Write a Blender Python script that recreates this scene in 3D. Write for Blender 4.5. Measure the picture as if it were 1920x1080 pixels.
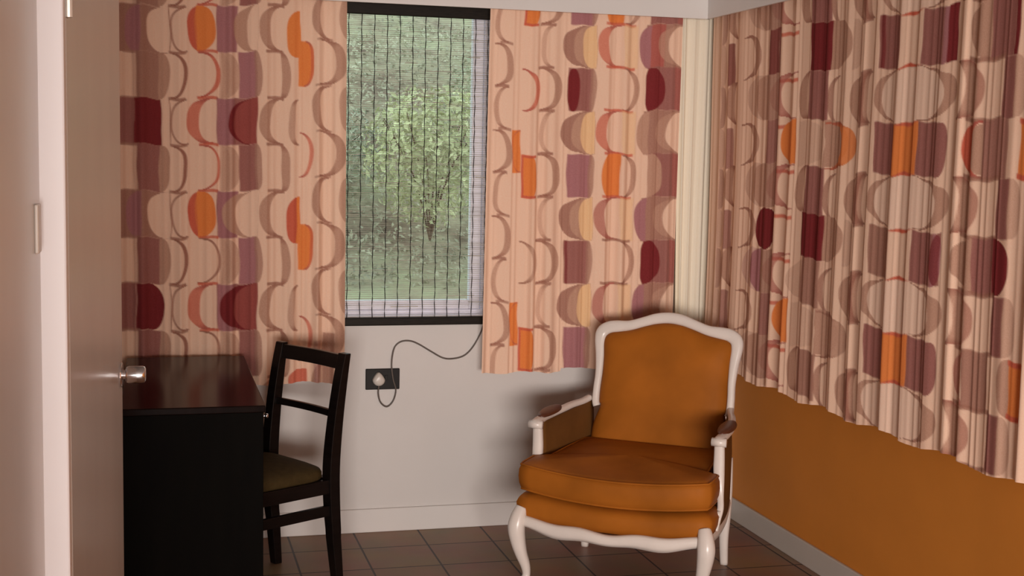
import bpy, bmesh, math, random
import numpy as np
from mathutils import Vector, Matrix, noise
random.seed(7)
for o in list(bpy.data.objects): bpy.data.objects.remove(o)
scene = bpy.context.scene
C = scene.collection
PI = math.pi

# ------------------------------------------------------------ camera
YAW, PITCH, ROLL, EYE = map(float, (0.26215, 0.09809, 0.01990, 1.55))
f = Vector((math.sin(YAW)*math.cos(PITCH), math.cos(YAW)*math.cos(PITCH), -math.sin(PITCH)))
r = Vector((math.cos(YAW), -math.sin(YAW), 0)); u = r.cross(f)
r2 = math.cos(ROLL)*r + math.sin(ROLL)*u; u2 = -math.sin(ROLL)*r + math.cos(ROLL)*u
cd = bpy.data.cameras.new('camera'); cam = bpy.data.objects.new('camera', cd); C.objects.link(cam)
cd.sensor_width = 36; cd.lens = 46.875; cd.clip_start = 0.05
cam.matrix_world = Matrix(((r2.x, u2.x, -f.x, 0), (r2.y, u2.y, -f.y, 0), (r2.z, u2.z, -f.z, EYE), (0, 0, 0, 1)))
scene.camera = cam

# ------------------------------------------------------------ sky, lamps, exposure
w = bpy.data.worlds.new('sky'); scene.world = w; w.use_nodes = True
bg = w.node_tree.nodes['Background']; bg.inputs[0].default_value = (0.86, 0.95, 1.0, 1); bg.inputs[1].default_value = 2.2
def area(name, loc, rot, sx, sy, power, col):
    l = bpy.data.lights.new(name, 'AREA'); l.shape = 'RECTANGLE'; l.size = sx; l.size_y = sy; l.energy = power; l.color = col
    o = bpy.data.objects.new(name, l); C.objects.link(o); o.location = loc; o.rotation_euler = rot; l.spread = math.radians(110); return o
area('added_rear_fill', (-.32, -4.4, 1.10), (PI/2, 0, -math.radians(16)), 2.6, 1.1, 190, (1.0, 0.915, 0.86))  # fill light added behind the viewer, its source is not seen
scene.view_settings.view_transform = 'Standard'; scene.view_settings.look = 'None'
scene.view_settings.exposure = 0.0; scene.view_settings.gamma = 1.0; scene.view_settings.use_curve_mapping = False

# ------------------------------------------------------------ helpers
def lin(c):
    return tuple((v/255/12.92 if v/255 <= .04045 else ((v/255+.055)/1.055)**2.4) for v in c)
def nodes(m):
    m.use_nodes = True; nt = m.node_tree; return nt, nt.nodes['Principled BSDF']
def mat(name, col, rough=.6, spec=.5, var=0.0, scale=8.0, bump=0.0, bscale=60.0, metal=0.0, stretch=(1, 1, 1), sheen=0.0, coat=0.0):
    m = bpy.data.materials.new(name); nt, b = nodes(m); N = nt.nodes; L = nt.links
    b.inputs['Roughness'].default_value = rough; b.inputs['Metallic'].default_value = metal
    b.inputs['Specular IOR Level'].default_value = spec
    b.inputs['Sheen Weight'].default_value = sheen
    b.inputs['Coat Weight'].default_value = coat
    tc = N.new('ShaderNodeTexCoord'); mp = N.new('ShaderNodeMapping'); L.new(tc.outputs['Object'], mp.inputs[0]); mp.inputs['Scale'].default_value = stretch
    nz = N.new('ShaderNodeTexNoise'); nz.inputs['Scale'].default_value = scale; nz.inputs['Detail'].default_value = 4; L.new(mp.outputs[0], nz.inputs['Vector'])
    rp = N.new('ShaderNodeValToRGB'); L.new(nz.outputs[0], rp.inputs[0])
    rp.color_ramp.elements[0].position = .3; rp.color_ramp.elements[1].position = .7
    rp.color_ramp.elements[0].color = tuple(max(0, v*(1-var)) for v in col)+(1,)
    rp.color_ramp.elements[1].color = tuple(min(1, v*(1+var)) for v in col)+(1,)
    L.new(rp.outputs[0], b.inputs['Base Color'])
    if bump:
        n2 = N.new('ShaderNodeTexNoise'); n2.inputs['Scale'].default_value = bscale; L.new(mp.outputs[0], n2.inputs['Vector'])
        bp = N.new('ShaderNodeBump'); bp.inputs['Strength'].default_value = bump; bp.inputs['Distance'].default_value = .01
        L.new(n2.outputs[0], bp.inputs['Height']); L.new(bp.outputs[0], b.inputs['Normal'])
    return m
def obj(name, bm, m, parent=None, smooth=False, bevel=0.0, seg=2, sub=0):
    if bm.faces: bmesh.ops.recalc_face_normals(bm, faces=bm.faces[:])
    me = bpy.data.meshes.new(name); bm.to_mesh(me); bm.free()
    o = bpy.data.objects.new(name, me); C.objects.link(o)
    for mm in (m if isinstance(m, (list, tuple)) else [m]): me.materials.append(mm)
    if smooth:
        for p in me.polygons: p.use_smooth = True
    if bevel:
        md = o.modifiers.new('bevel', 'BEVEL'); md.width = bevel; md.segments = seg; md.limit_method = 'ANGLE'
    if sub:
        md = o.modifiers.new('sub', 'SUBSURF'); md.levels = sub; md.render_levels = sub
    if parent: o.parent = parent
    return o
def box(bm, x0, x1, y0, y1, z0, z1):
    v = [bm.verts.new((x, y, z)) for x in (x0, x1) for y in (y0, y1) for z in (z0, z1)]
    for q in ((0, 1, 3, 2), (4, 6, 7, 5), (0, 4, 5, 1), (2, 3, 7, 6), (0, 2, 6, 4), (1, 5, 7, 3)): bm.faces.new([v[i] for i in q])
    return v
def boxes(*bs):
    bm = bmesh.new()
    for b in bs: box(bm, *b)
    return bm
def hexa(bm, lo, hi):
    """tapered bar between two quads (lists of four points)"""
    a = [bm.verts.new(p) for p in lo]; b = [bm.verts.new(p) for p in hi]
    bm.faces.new(a[::-1]); bm.faces.new(b)
    for i in range(4): bm.faces.new((a[i], a[(i+1) % 4], b[(i+1) % 4], b[i]))
def loft(bm, rings, cap=True, closed=False):
    R = [[bm.verts.new(p) for p in rg] for rg in rings]; n = len(R[0])
    for i in range(len(R) if closed else len(R)-1):
        a = R[i]; b = R[(i+1) % len(R)]
        for k in range(n): bm.faces.new((a[k], a[(k+1) % n], b[(k+1) % n], b[k]))
    if cap and not closed: bm.faces.new(R[0][::-1]); bm.faces.new(R[-1])
    return R
def catmull(P, n=8):
    P = [Vector(p) for p in P]; out = []
    for i in range(len(P)-1):
        p0 = P[max(i-1, 0)]; p1 = P[i]; p2 = P[i+1]; p3 = P[min(i+2, len(P)-1)]
        for k in range(n):
            t = k/n
            out.append(.5*((2*p1)+(p2-p0)*t+(2*p0-5*p1+4*p2-p3)*t*t+(3*p1-p0-3*p2+p3)*t**3))
    out.append(P[-1]); return out
def sweep(bm, pts, rad, n=10, up=Vector((0, 0, 1)), power=1.0, closed=False):
    """tube along pts; rad = number, or list of (half width along side, half height along up)"""
    P = [Vector(p) for p in pts]; rings = []; N = len(P)
    if not isinstance(rad, (list, tuple)): rad = [(rad, rad)]*N
    for i, p in enumerate(P):
        a = P[(i-1) % N] if (closed or i) else P[0]; b = P[(i+1) % N] if (closed or i < N-1) else P[-1]
        t = (b-a).normalized(); s = t.cross(up)
        if s.length < 1e-4: s = Vector((1, 0, 0))
        s.normalize(); v = s.cross(t).normalized(); rg = []
        for k in range(n):
            c = math.cos(2*PI*k/n); q = math.sin(2*PI*k/n)
            c = math.copysign(abs(c)**power, c); q = math.copysign(abs(q)**power, q)
            rg.append(p+s*c*rad[i][0]+v*q*rad[i][1])
        rings.append(rg)
    loft(bm, rings, closed=closed)
def thing(name, label, cat, loc=(0, 0, 0), rotz=0, group=None):
    o = bpy.data.objects.new(name, None); C.objects.link(o); o.location = loc; o.rotation_euler = (0, 0, rotz)
    o['label'] = label; o['category'] = cat
    if group: o['group'] = group
    return o
def tag(o, label, cat, group=None, kind=None):
    o['label'] = label; o['category'] = cat
    if group: o['group'] = group
    if kind: o['kind'] = kind
    return o
def struct(name, bm, m, label, cat, parent=None, **k):
    o = obj(name, bm, m, parent, **k); o['kind'] = 'structure'; o['label'] = label; o['category'] = cat; return o

# ------------------------------------------------------------ materials
WALL = mat('white_wall_paint', (.655, .615, .585), .45, .3, .02, 3, .06, 25)
TRIMW = mat('white_gloss_paint', (.70, .66, .63), .3, .5, .02, 4)
OCHRE = mat('ochre_wall_paint', (.68, .245, .036), .6, .25, .06, 2.5, .05, 25)
CEIL = mat('ceiling_paint', (.42, .40, .38), .8, .2, .02, 3)
DOORM = mat('beige_door_paint', (.58, .54, .51), .25, .5, .05, 3, .03, 6, stretch=(1, 1, .3))
BLACKW = mat('dark_stained_wood', (.007, .0045, .004), .32, .22, .3, 6, .05, 30, stretch=(1, 1, 8))
DESKT = mat('dark_desk_lacquer', (.010, .005, .004), .17, .14, .25, 5, stretch=(6, 1, 1))
DESKB = mat('black_desk_panel', (.0025, .0018, .0012), .6, .04, .2, 5, stretch=(6, 6, 1))
CHROME = mat('brushed_chrome', (.75, .75, .78), .16, .5, .05, 30, metal=1)
IVORY = mat('ivory_frame_paint', (.76, .68, .62), .28, .5, .05, 9)
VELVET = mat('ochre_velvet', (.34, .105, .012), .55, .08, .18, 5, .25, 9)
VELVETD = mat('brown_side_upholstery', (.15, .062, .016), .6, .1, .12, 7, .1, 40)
LEATHER = mat('brown_arm_pad', (.10, .03, .014), .4, .4, .15, 20)
OLIVE = mat('olive_seat_fabric', (.055, .036, .013), .8, .1, .15, 40, .1, 200)
CORD = mat('grey_cord', (.12, .095, .08), .5, .4, .05, 10)
PLUGM = mat('white_plug_plastic', (.62, .56, .50), .35, .5, .03, 10)
SOCKM = mat('black_socket_plastic', (.010, .008, .007), .35, .2, .1, 10)
ALU = mat('white_aluminium_frame', (.88, .86, .96), .35, .5, .03, 6)
BLINDD = mat('dark_blind_wood', (.012, .008, .005), .45, .12, .4, 25, stretch=(1, 8, 8))
STICK = mat('bamboo_sticks', (.46, .43, .36), .7, .1, .4, 14, stretch=(1, 1, 30))
STRING = mat('dark_blind_string', (.018, .014, .014), .8, .2, .2, 40)

DESKT.node_tree.nodes['Principled BSDF'].inputs['IOR'].default_value = 1.2
def tile_material():
    m = bpy.data.materials.new('brown_floor_tiles'); nt, b = nodes(m); N = nt.nodes; L = nt.links
    tc = N.new('ShaderNodeTexCoord'); mp = N.new('ShaderNodeMapping'); L.new(tc.outputs['Object'], mp.inputs[0])
    mp.inputs['Location'].default_value = (-.513+.0035, -5.11+.0035, 0)
    br = N.new('ShaderNodeTexBrick'); L.new(mp.outputs[0], br.inputs['Vector']); br.offset = 0; br.squash = 1
    br.inputs['Scale'].default_value = 1; br.inputs['Brick Width'].default_value = .267; br.inputs['Row Height'].default_value = .267
    br.inputs['Mortar Size'].default_value = .0045; br.inputs['Mortar Smooth'].default_value = .3
    br.inputs['Color1'].default_value = (.28, .165, .10, 1); br.inputs['Color2'].default_value = (.25, .14, .09, 1); br.inputs['Mortar'].default_value = (.030, .011, .008, 1)
    nz = N.new('ShaderNodeTexNoise'); nz.inputs['Scale'].default_value = 5; nz.inputs['Detail'].default_value = 5; L.new(tc.outputs['Object'], nz.inputs['Vector'])
    mx = N.new('ShaderNodeMix'); mx.data_type = 'RGBA'; mx.blend_type = 'OVERLAY'; mx.inputs['Factor'].default_value = .35
    L.new(br.outputs['Color'], mx.inputs['A']); L.new(nz.outputs['Color'], mx.inputs['B']); L.new(mx.outputs['Result'], b.inputs['Base Color'])
    b.inputs['Roughness'].default_value = .45; b.inputs['Specular IOR Level'].default_value = .3
    bp = N.new('ShaderNodeBump'); bp.invert = True; bp.inputs['Strength'].default_value = .4; bp.inputs['Distance'].default_value = .004
    L.new(br.outputs['Fac'], bp.inputs['Height']); L.new(bp.outputs[0], b.inputs['Normal']); return m
TILES = tile_material()
def glass_material():
    m = bpy.data.materials.new('clear_window_glass'); m.use_nodes = True; nt = m.node_tree; N = nt.nodes; L = nt.links
    N.remove(N['Principled BSDF']); out = N['Material Output']
    t = N.new('ShaderNodeBsdfTransparent'); t.inputs[0].default_value = (.93, .97, .95, 1); g = N.new('ShaderNodeBsdfGlossy'); g.inputs['Roughness'].default_value = .02
    fr = N.new('ShaderNodeFresnel'); mx = N.new('ShaderNodeMixShader'); ml = N.new('ShaderNodeMath'); ml.operation = 'MULTIPLY'; ml.inputs[1].default_value = .35; L.new(fr.outputs[0], ml.inputs[0]); L.new(ml.outputs[0], mx.inputs[0]); L.new(t.outputs[0], mx.inputs[1]); L.new(g.outputs[0], mx.inputs[2]); L.new(mx.outputs[0], out.inputs[0]); return m
GLASS = glass_material()
def cloth_material(name, attr=None, col=(.8, .7, .5), transl=.10, fine=260):
    m = bpy.data.materials.new(name); m.use_nodes = True; nt = m.node_tree; N = nt.nodes; L = nt.links
    b = N['Principled BSDF']; out = N['Material Output']; b.inputs['Roughness'].default_value = .9; b.inputs['Specular IOR Level'].default_value = .1
    tc = N.new('ShaderNodeTexCoord'); nz = N.new('ShaderNodeTexNoise'); nz.inputs['Scale'].default_value = fine; L.new(tc.outputs['Object'], nz.inputs['Vector'])
    mx = N.new('ShaderNodeMix'); mx.data_type = 'RGBA'; mx.blend_type = 'SOFT_LIGHT'; mx.inputs['Factor'].default_value = .3
    if attr:
        a = N.new('ShaderNodeAttribute'); a.attribute_name = attr; L.new(a.outputs['Color'], mx.inputs['A'])
    else: mx.inputs['A'].default_value = col+(1,)
    L.new(nz.outputs[0], mx.inputs['B']); L.new(mx.outputs['Result'], b.inputs['Base Color'])
    t = N.new('ShaderNodeBsdfTranslucent'); L.new(mx.outputs['Result'], t.inputs[0])
    ms = N.new('ShaderNodeMixShader'); ms.inputs[0].default_value = transl; L.new(b.outputs[0], ms.inputs[1]); L.new(t.outputs[0], ms.inputs[2]); L.new(ms.outputs[0], out.inputs[0]); return m
PRINT = cloth_material('printed_curtain_cloth', 'print')
SHEER = cloth_material('cream_curtain_cloth', None, (.97, .87, .70), .12)

# ------------------------------------------------------------ room shell
YB, XR, XL, YR, ZC = 5.335, 2.425, -.165, -4.5, 2.5
WX0, WX1, WZ0, WZ1 = .45, 1.335, .885, 2.20           # window opening in the back wall
XH = -3.2                                             # the space behind the viewer is wider
struct('floor', boxes((XH-.1, XR+.2, YR-.1, YB, -.1, 0)), TILES, 'brown square floor tiles with dark reddish grout', 'floor')
struct('ceiling', boxes((XH-.1, XR+.2, YR-.1, YB+.3, ZC, ZC+.1)), CEIL, 'plain white ceiling of the room', 'ceiling')
struct('wall_back', boxes((XL-.3, WX0, YB, YB+.16, 0, ZC), (WX1, XR+.2, YB, YB+.16, 0, ZC), (WX0, WX1, YB, YB+.16, 0, WZ0), (WX0, WX1, YB, YB+.16, WZ1, ZC)), WALL, 'white painted wall around and below the window', 'wall')
struct('wall_right', boxes((XR, XR+.16, YR, YB, 0, ZC)), OCHRE, 'ochre orange wall below the long patterned curtain', 'wall')
DY0, DY1, DZ = 2.13, 2.93, 2.06
struct('wall_left', boxes((XL-.3, XL, 1.36, DY0-.05, 0, ZC), (XL-.3, XL, DY1+.05, YB, 0, ZC), (XL-.3, XL, DY0-.05, DY1+.05, DZ+.04, ZC), (XL-.3, XL-.14, DY0-.05, DY1+.05, 0, DZ+.04)),
       mat('glossy_hall_paint', (.66, .67, .69), .28, .5, .05, 3, .05, 10), 'pinkish grey glossy wall at the left edge', 'wall')
struct('wall_rear', boxes((XH-.1, -1.7, YR-.1, YR, 0, ZC), (1.0, XR+.2, YR-.1, YR, 0, ZC), (-1.7, 1.0, YR-.1, YR, 0, .55), (-1.7, 1.0, YR-.1, YR, 1.75, ZC)), WALL, 'white wall behind the viewer with an opening added for the fill light', 'wall')
struct('wall_hall', boxes((XH-.1, XH, YR, 1.46, 0, ZC), (XH, XL-.3, 1.36, 1.46, 0, ZC)), WALL, 'white wall of the wider space behind the viewer', 'wall')
struct('baseboard_back', boxes((XL, XR, YB-.012, YB, 0, .098)), TRIMW, 'white skirting board along the white window wall', 'skirting board', bevel=.004)
struct('baseboard_right', boxes((XR-.014, XR, YR, YB-.012, 0, .094)), mat('grey_white_skirting_paint', (.60, .55, .49), .35, .4, .03, 4), 'white skirting board along the ochre wall', 'skirting board', bevel=.004)
# boxed pelmets that hide the curtain tracks
PY, PX, PZ = 5.19, 2.20, 2.13
struct('trim_1', boxes((XL, PX+.012, PY-.012, PY, PZ, ZC), (XL, XR, PY, YB, 2.21, ZC)), TRIMW, 'white boxed pelmet above the window curtains', 'pelmet')
struct('trim_2', boxes((PX, PX+.012, YR, PY, PZ, ZC), (PX+.012, XR, YR, PY, 2.21, ZC)), TRIMW, 'white boxed pelmet above the long right curtain', 'pelmet')
# door casing on the left wall
STRIP = mat('bright_white_casing_paint', (.84, .82, .84), .4, .3, .01, 4)
struct('trim_3', boxes((XL-.14, -.1285, DY0-.05, DY0-.002, 0, DZ+.04), (XL-.14, -.145, DY1+.002, DY1+.05, 0, DZ+.04), (XL-.14, -.145, DY0-.002, DY1+.002, DZ, DZ+.04)), STRIP, 'bright white casing of the door on the left wall', 'door casing', bevel=.003)
# door: hinge at the near casing, swung a little into the room
dl = math.hypot(.058, .77); da = math.atan2(-.058, .77)
d = thing('door_1', 'beige painted door standing slightly open on the left wall', 'door', (-.128, DY0+.004, 0), da); d['kind'] = 'structure'
obj('door_panel', boxes((-.036, 0, 0, dl, .008, DZ-.006)), DOORM, d, bevel=.002)
EDGE = mat('worn_door_edge', (.07, .035, .025), .5, .3, .2, 20)
obj('edge_lipping', boxes((-.0355, -.0005, dl, dl+.004, .01, DZ-.008)), EDGE, d)
hd = thing('door_handle', '', ''); del hd['label'], hd['category']; hd.parent = d
hz = 1.083
def cyl(bm, a, b, rr, n=20, r1=None):
    a = Vector(a); b = Vector(b); t = (b-a).normalized(); s = t.orthogonal().normalized(); v = t.cross(s)
    r1 = rr if r1 is None else r1
    loft(bm, [[p+(s*math.cos(2*PI*k/n)+v*math.sin(2*PI*k/n))*q for k in range(n)] for p, q in ((a, rr), (b, r1))])
def rounded_plate(bm, x0, x1, y0, y1, z0, z1): box(bm, x0, x1, y0, y1, z0, z1)
bm = bmesh.new(); cyl(bm, (0, dl-.048, hz), (.005, dl-.048, hz), .026, 28); obj('rose', bm, CHROME, hd, bevel=.002)
bm = bmesh.new(); cyl(bm, (.004, dl-.048, hz), (.018, dl-.048, hz), .010, 20); obj('spindle_neck', bm, CHROME, hd, smooth=False)
bm = bmesh.new(); loft(bm, [[(x, dl-.048+q*math.cos(2*PI*k/32), hz+q*math.sin(2*PI*k/32)) for k in range(32)] for x, q in ((.012, .012), (.014, .0165), (.018, .018), (.046, .018), (.050, .0165), (.052, .012))]); obj('knob', bm, CHROME, hd, smooth=True)
for z0 in (.18, 1.745):
    bm = bmesh.new(); cyl(bm, (.004, -.001, z0), (.004, -.001, z0+.09), .006, 10); box(bm, -.0005, .0018, 0, .022, z0, z0+.09)
    obj('hinge', bm, mat('hinge_metal', (.72, .68, .62), .35, .5, .1, 30, metal=.3), d)
bm = boxes((XL, XL+.006, 1.985, 2.03, 1.40, 1.47)); o = obj('wall_plate', bm, PLUGM, bevel=.002); tag(o, 'small cream plate on the left wall beside the white door casing', 'wall plate')

# ------------------------------------------------------------ window in the back wall
win = thing('window_1', 'white framed window looking onto green garden behind the blind', 'window', (0, 0, 0)); win['kind'] = 'structure'
y0, y1 = YB+.06, YB+.11
obj('window_frame', boxes((WX0, WX0+.03, y0, y1, WZ0, WZ1), (WX1-.024, WX1, y0, y1, WZ0, WZ1), (WX0+.03, WX1-.024, y0, y1, WZ0, WZ0+.028), (WX0+.03, WX1-.024, y0, y1, WZ1-.025, WZ1)), ALU, win, bevel=.002)
sx0, sx1 = WX0+.034, WX1-.030
obj('sash', boxes((sx0, sx0+.04, y0-.012, y1-.02, WZ0+.03, WZ1-.03), (sx1-.044, sx1, y0-.012, y1-.02, WZ0+.03, WZ1-.03), (sx0+.04, sx1-.044, y0-.012, y1-.02, WZ0+.03, WZ0+.068), (sx0+.04, sx1-.044, y0-.012, y1-.02, WZ1-.06, WZ1-.03)), ALU, win, bevel=.003)
obj('pane', boxes((sx0+.038, sx1-.042, y0+.008, y0+.012, WZ0+.066, WZ1-.058)), GLASS, win)
obj('window_sill', boxes((WX0, WX1, YB+.002, y0, WZ0, WZ0+.012)), ALU, win)
w2 = thing('added_rear_window', 'unseen window frame added in the rear wall around the fill light', 'window'); w2['kind'] = 'structure'  # unseen frame, added only to carry the rear fill light
obj('window_frame', boxes((-1.7, -1.65, YR-.08, YR-.02, .55, 1.75), (.95, 1.0, YR-.08, YR-.02, .55, 1.75), (-.375, -.325, YR-.08, YR-.02, .6, 1.7), (-1.65, .95, YR-.08, YR-.02, .55, .6), (-1.65, .95, YR-.08, YR-.02, 1.7, 1.75)), ALU, w2)

# ------------------------------------------------------------ blind
BX0, BX1 = .40, 1.318; BY = YB-.028
bl = thing('bamboo_blind', 'fine see-through stick blind with dark rails hanging over the window', 'blind', (0, 0, 0))
bm = boxes((BX0, BX1-.006, BY-.012, BY+.014, 2.098, 2.15)); obj('head_rail', bm, BLINDD, bl, bevel=.003)
bm = boxes((BX0, BX1, BY-.008, BY+.008, .860, .893)); obj('bottom_rail', bm, BLINDD, bl, bevel=.004)
bm = bmesh.new(); z = .896; i = 0
rs = random.Random(3)
while z < 2.097:
    rr = rs.choice((.0006, .0007, .0008, .0012)); a = rs.uniform(-.0008, .0008); x = BX0
    yy = BY+rs.uniform(-.0008, .0008)
    sweep(bm, [(BX0, yy, z), (BX0+.3, yy, z+a), (BX0+.62, yy, z-a), (BX1, yy, z+a*.5)], rr, 4)
    if rs.random() < .30:
        x = rs.uniform(BX0, BX1-.05); sweep(bm, [(x, yy-.001, z), (x+rs.uniform(.03, .12), yy-.001, z+a)], .0020, 4)
    z += rs.uniform(.0065, .0095)
obj('sticks', bm, STICK, bl)
for k in range(18):
    x = .7385+.0513*(k-6)
    if x > BX1-.005: break
    bm = bmesh.new(); P = []
    for j in range(60): P.append((x+.0012*math.sin(j*1.3+k), BY-.0025, .89+j*(2.10-.89)/59))
    sweep(bm, P, .0019, 5); obj('ladder_string', bm, STRING, bl)

# ------------------------------------------------------------ power point and cord
sk = thing('power_outlet', 'black double power outlet on the white wall below the blind', 'outlet', (.891, YB, .637))
obj('faceplate', boxes((-.070, .070, -.009, 0, -.043, .043)), SOCKM, sk, bevel=.003)
obj('switch', boxes((.008, .020, -.013, -.008, -.004, .016)), SOCKM, sk, bevel=.001)
pc = thing('electric_cable', 'thin grey cord curving from the blind corner down to the outlet, with pale plug', 'cord', (0, 0, 0))
cp = [(1.309, .866), (1.299, .821), (1.267, .763), (1.23, .727), (1.181, .715), (1.139, .72), (1.089, .748), (1.039, .778), (1.003, .792), (.966, .79), (.94, .769), (.928, .729), (.926, .685), (.933, .635), (.945, .59), (.934, .545), (.909, .523), (.882, .542), (.871, .579), (.872, .612)]
cy = [YB-.020]+[YB-.006]*10+[YB-.014, YB-.016, YB-.016, YB-.012, YB-.008, YB-.010, YB-.016, YB-.022, YB-.028]
bm = bmesh.new(); sweep(bm, catmull([(x, y, z) for (x, z), y in zip(cp, cy)], 6), .0032, 8); obj('cable', bm, CORD, pc, smooth=True)
bm = bmesh.new(); rg = []
for y, s in ((0, .8), (-.003, 1), (-.022, 1), (-.032, .85), (-.036, .5)):
    rg.append([(.872+s*.025*math.cos(2*PI*k/24)*(1-.25*max(0, math.sin(2*PI*k/24))), YB-.0095+y, .637+s*(.024*math.sin(2*PI*k/24)+.006*max(0, math.sin(2*PI*k/24))**3)) for k in range(24)])
loft(bm, rg); o = obj('plug', bm, PLUGM, pc, smooth=True); o['label'] = 'pale plug pushed into the black outlet'

# ------------------------------------------------------------ garden outside
def garden_material():
    m = bpy.data.materials.new('garden_bank_cover'); nt, b = nodes(m); N = nt.nodes; L = nt.links
    tc = N.new('ShaderNodeTexCoord')
    n1 = N.new('ShaderNodeTexNoise'); n1.inputs['Scale'].default_value = 1.6; n1.inputs['Detail'].default_value = 8; n1.inputs['Roughness'].default_value = .75; L.new(tc.outputs['Object'], n1.inputs['Vector'])
    rp = N.new('ShaderNodeValToRGB'); L.new(n1.outputs[0], rp.inputs[0]); e = rp.color_ramp.elements
    e[0].position = .36; e[0].color = (.13, .095, .065, 1); e[1].position = .68; e[1].color = (.33, .36, .21, 1)
    x = e.new(.5); x.color = (.28, .26, .17, 1)
    L.new(rp.outputs[0], b.inputs['Base Color']); b.inputs['Roughness'].default_value = .95; return m
GB = garden_material()
bm = bmesh.new(); V = []; NX, NY = 60, 50
for j in range(NY+1):
    row = []
    for i in range(NX+1):
        x = -3+8*i/NX; t = j/NY; y = 5.6+7.4*t; z = -.1+3.9*max(0, (t-.12))**.9+.12*noise.noise(Vector((x*1.5, y*1.5, 0)))
        row.append(bm.verts.new((x, y, z)))
    V.append(row)
for j in range(NY):
    for i in range(NX): bm.faces.new((V[j][i], V[j][i+1], V[j+1][i+1], V[j+1][i]))
struct('ground', bm, GB, 'grassy garden bank rising outside the window', 'garden bank', smooth=True)
def leafmat(n, c, v): 
    m = mat(n, c, .6, .3, v, 3); return m
def leaves(name, mm, n, where, size, seed, parent=None):
    rr = random.Random(seed); bm = bmesh.new()
    for _ in range(n):
        p, nrm = where(rr); s = size*rr.uniform(.6, 1.4)
        a = (nrm+Vector((rr.gauss(0, .6), rr.gauss(0, .6), rr.gauss(0, .6)))).normalized(); t = a.orthogonal().normalized(); b = a.cross(t)
        an = rr.uniform(0, 6.3); t, b = t*math.cos(an)+b*math.sin(an), b*math.cos(an)-t*math.sin(an)
        vs = [bm.verts.new(p+t*s*q+b*s*w_+a*h) for q, w_, h in ((-1, 0, 0), (-.2, .45, s*.15), (1, 0, -s*.1), (-.2, -.45, s*.15))]
        bm.faces.new(vs)
    return obj(name, bm, mm, parent)
def bank(rr, x0=.1, x1=3.4, t0=.30, t1=.80):
    x = rr.uniform(x0, x1); t = rr.uniform(t0, t1); y = 5.6+7.4*t; z = -.1+3.9*max(0, (t-.12))**.9+.12*noise.noise(Vector((x*1.5, y*1.5, 0)))
    return Vector((x, y, z+rr.uniform(0, .08))), Vector((0, -.6, .8))
o = leaves('bank_foliage', [leafmat('bank_leaf_green', (.33, .33, .23), .35)], 9000, bank, .022, 5); tag(o, 'loose green ground cover growing over the garden bank', 'foliage', kind='stuff')
def shrub(cx, cy, cz, R, H, mm, label, n, seed):
    t = thing('garden_shrub', label, 'shrub', (cx, cy, cz))
    bm = bmesh.new(); rr = random.Random(seed)
    for k in range(9):
        a = rr.uniform(0, 6.3); sweep(bm, catmull([(0, 0, -.05), (.25*R*math.cos(a), .25*R*math.sin(a), H*.4), (.7*R*math.cos(a), .7*R*math.sin(a), H*rr.uniform(.6, .95))], 4), [(.006*(1-.07*i), .006*(1-.07*i)) for i in range(9)], 5)
    obj('stem', bm, mat('shrub_bark', (.09, .06, .04), .9, .1, .3, 20), t)
    def wh(q):
        while 1:
            v = Vector((q.uniform(-1, 1), q.uniform(-1, 1), q.uniform(-1, 1)))
            if .25 < v.length < 1 + .15*noise.noise(v*3): break
        return Vector((v.x*R, v.y*R, H*.55+v.z*H*.5)), v.normalized()
    leaves('foliage', mm, int(n*1.9), wh, .024, seed, t)
YG = leafmat('yellow_green_leaves', (.42, .45, .25), .25)
shrub(1.62, 8.0, 1.08, .42, .85, YG, 'bright yellow green leafy shrub in the middle of the garden bank', 1500, 11)
shrub(.98, 8.8, 1.25, .5, .6, leafmat('grey_green_leaves', (.34, .37, .27), .4), 'grey green bushy shrub at the left of the garden bank', 1300, 12)
shrub(2.35, 9.1, 1.35, .45, .9, leafmat('mid_green_leaves', (.33, .36, .24), .4), 'mid green shrub at the right of the garden bank near the window frame', 1300, 13)

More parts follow.
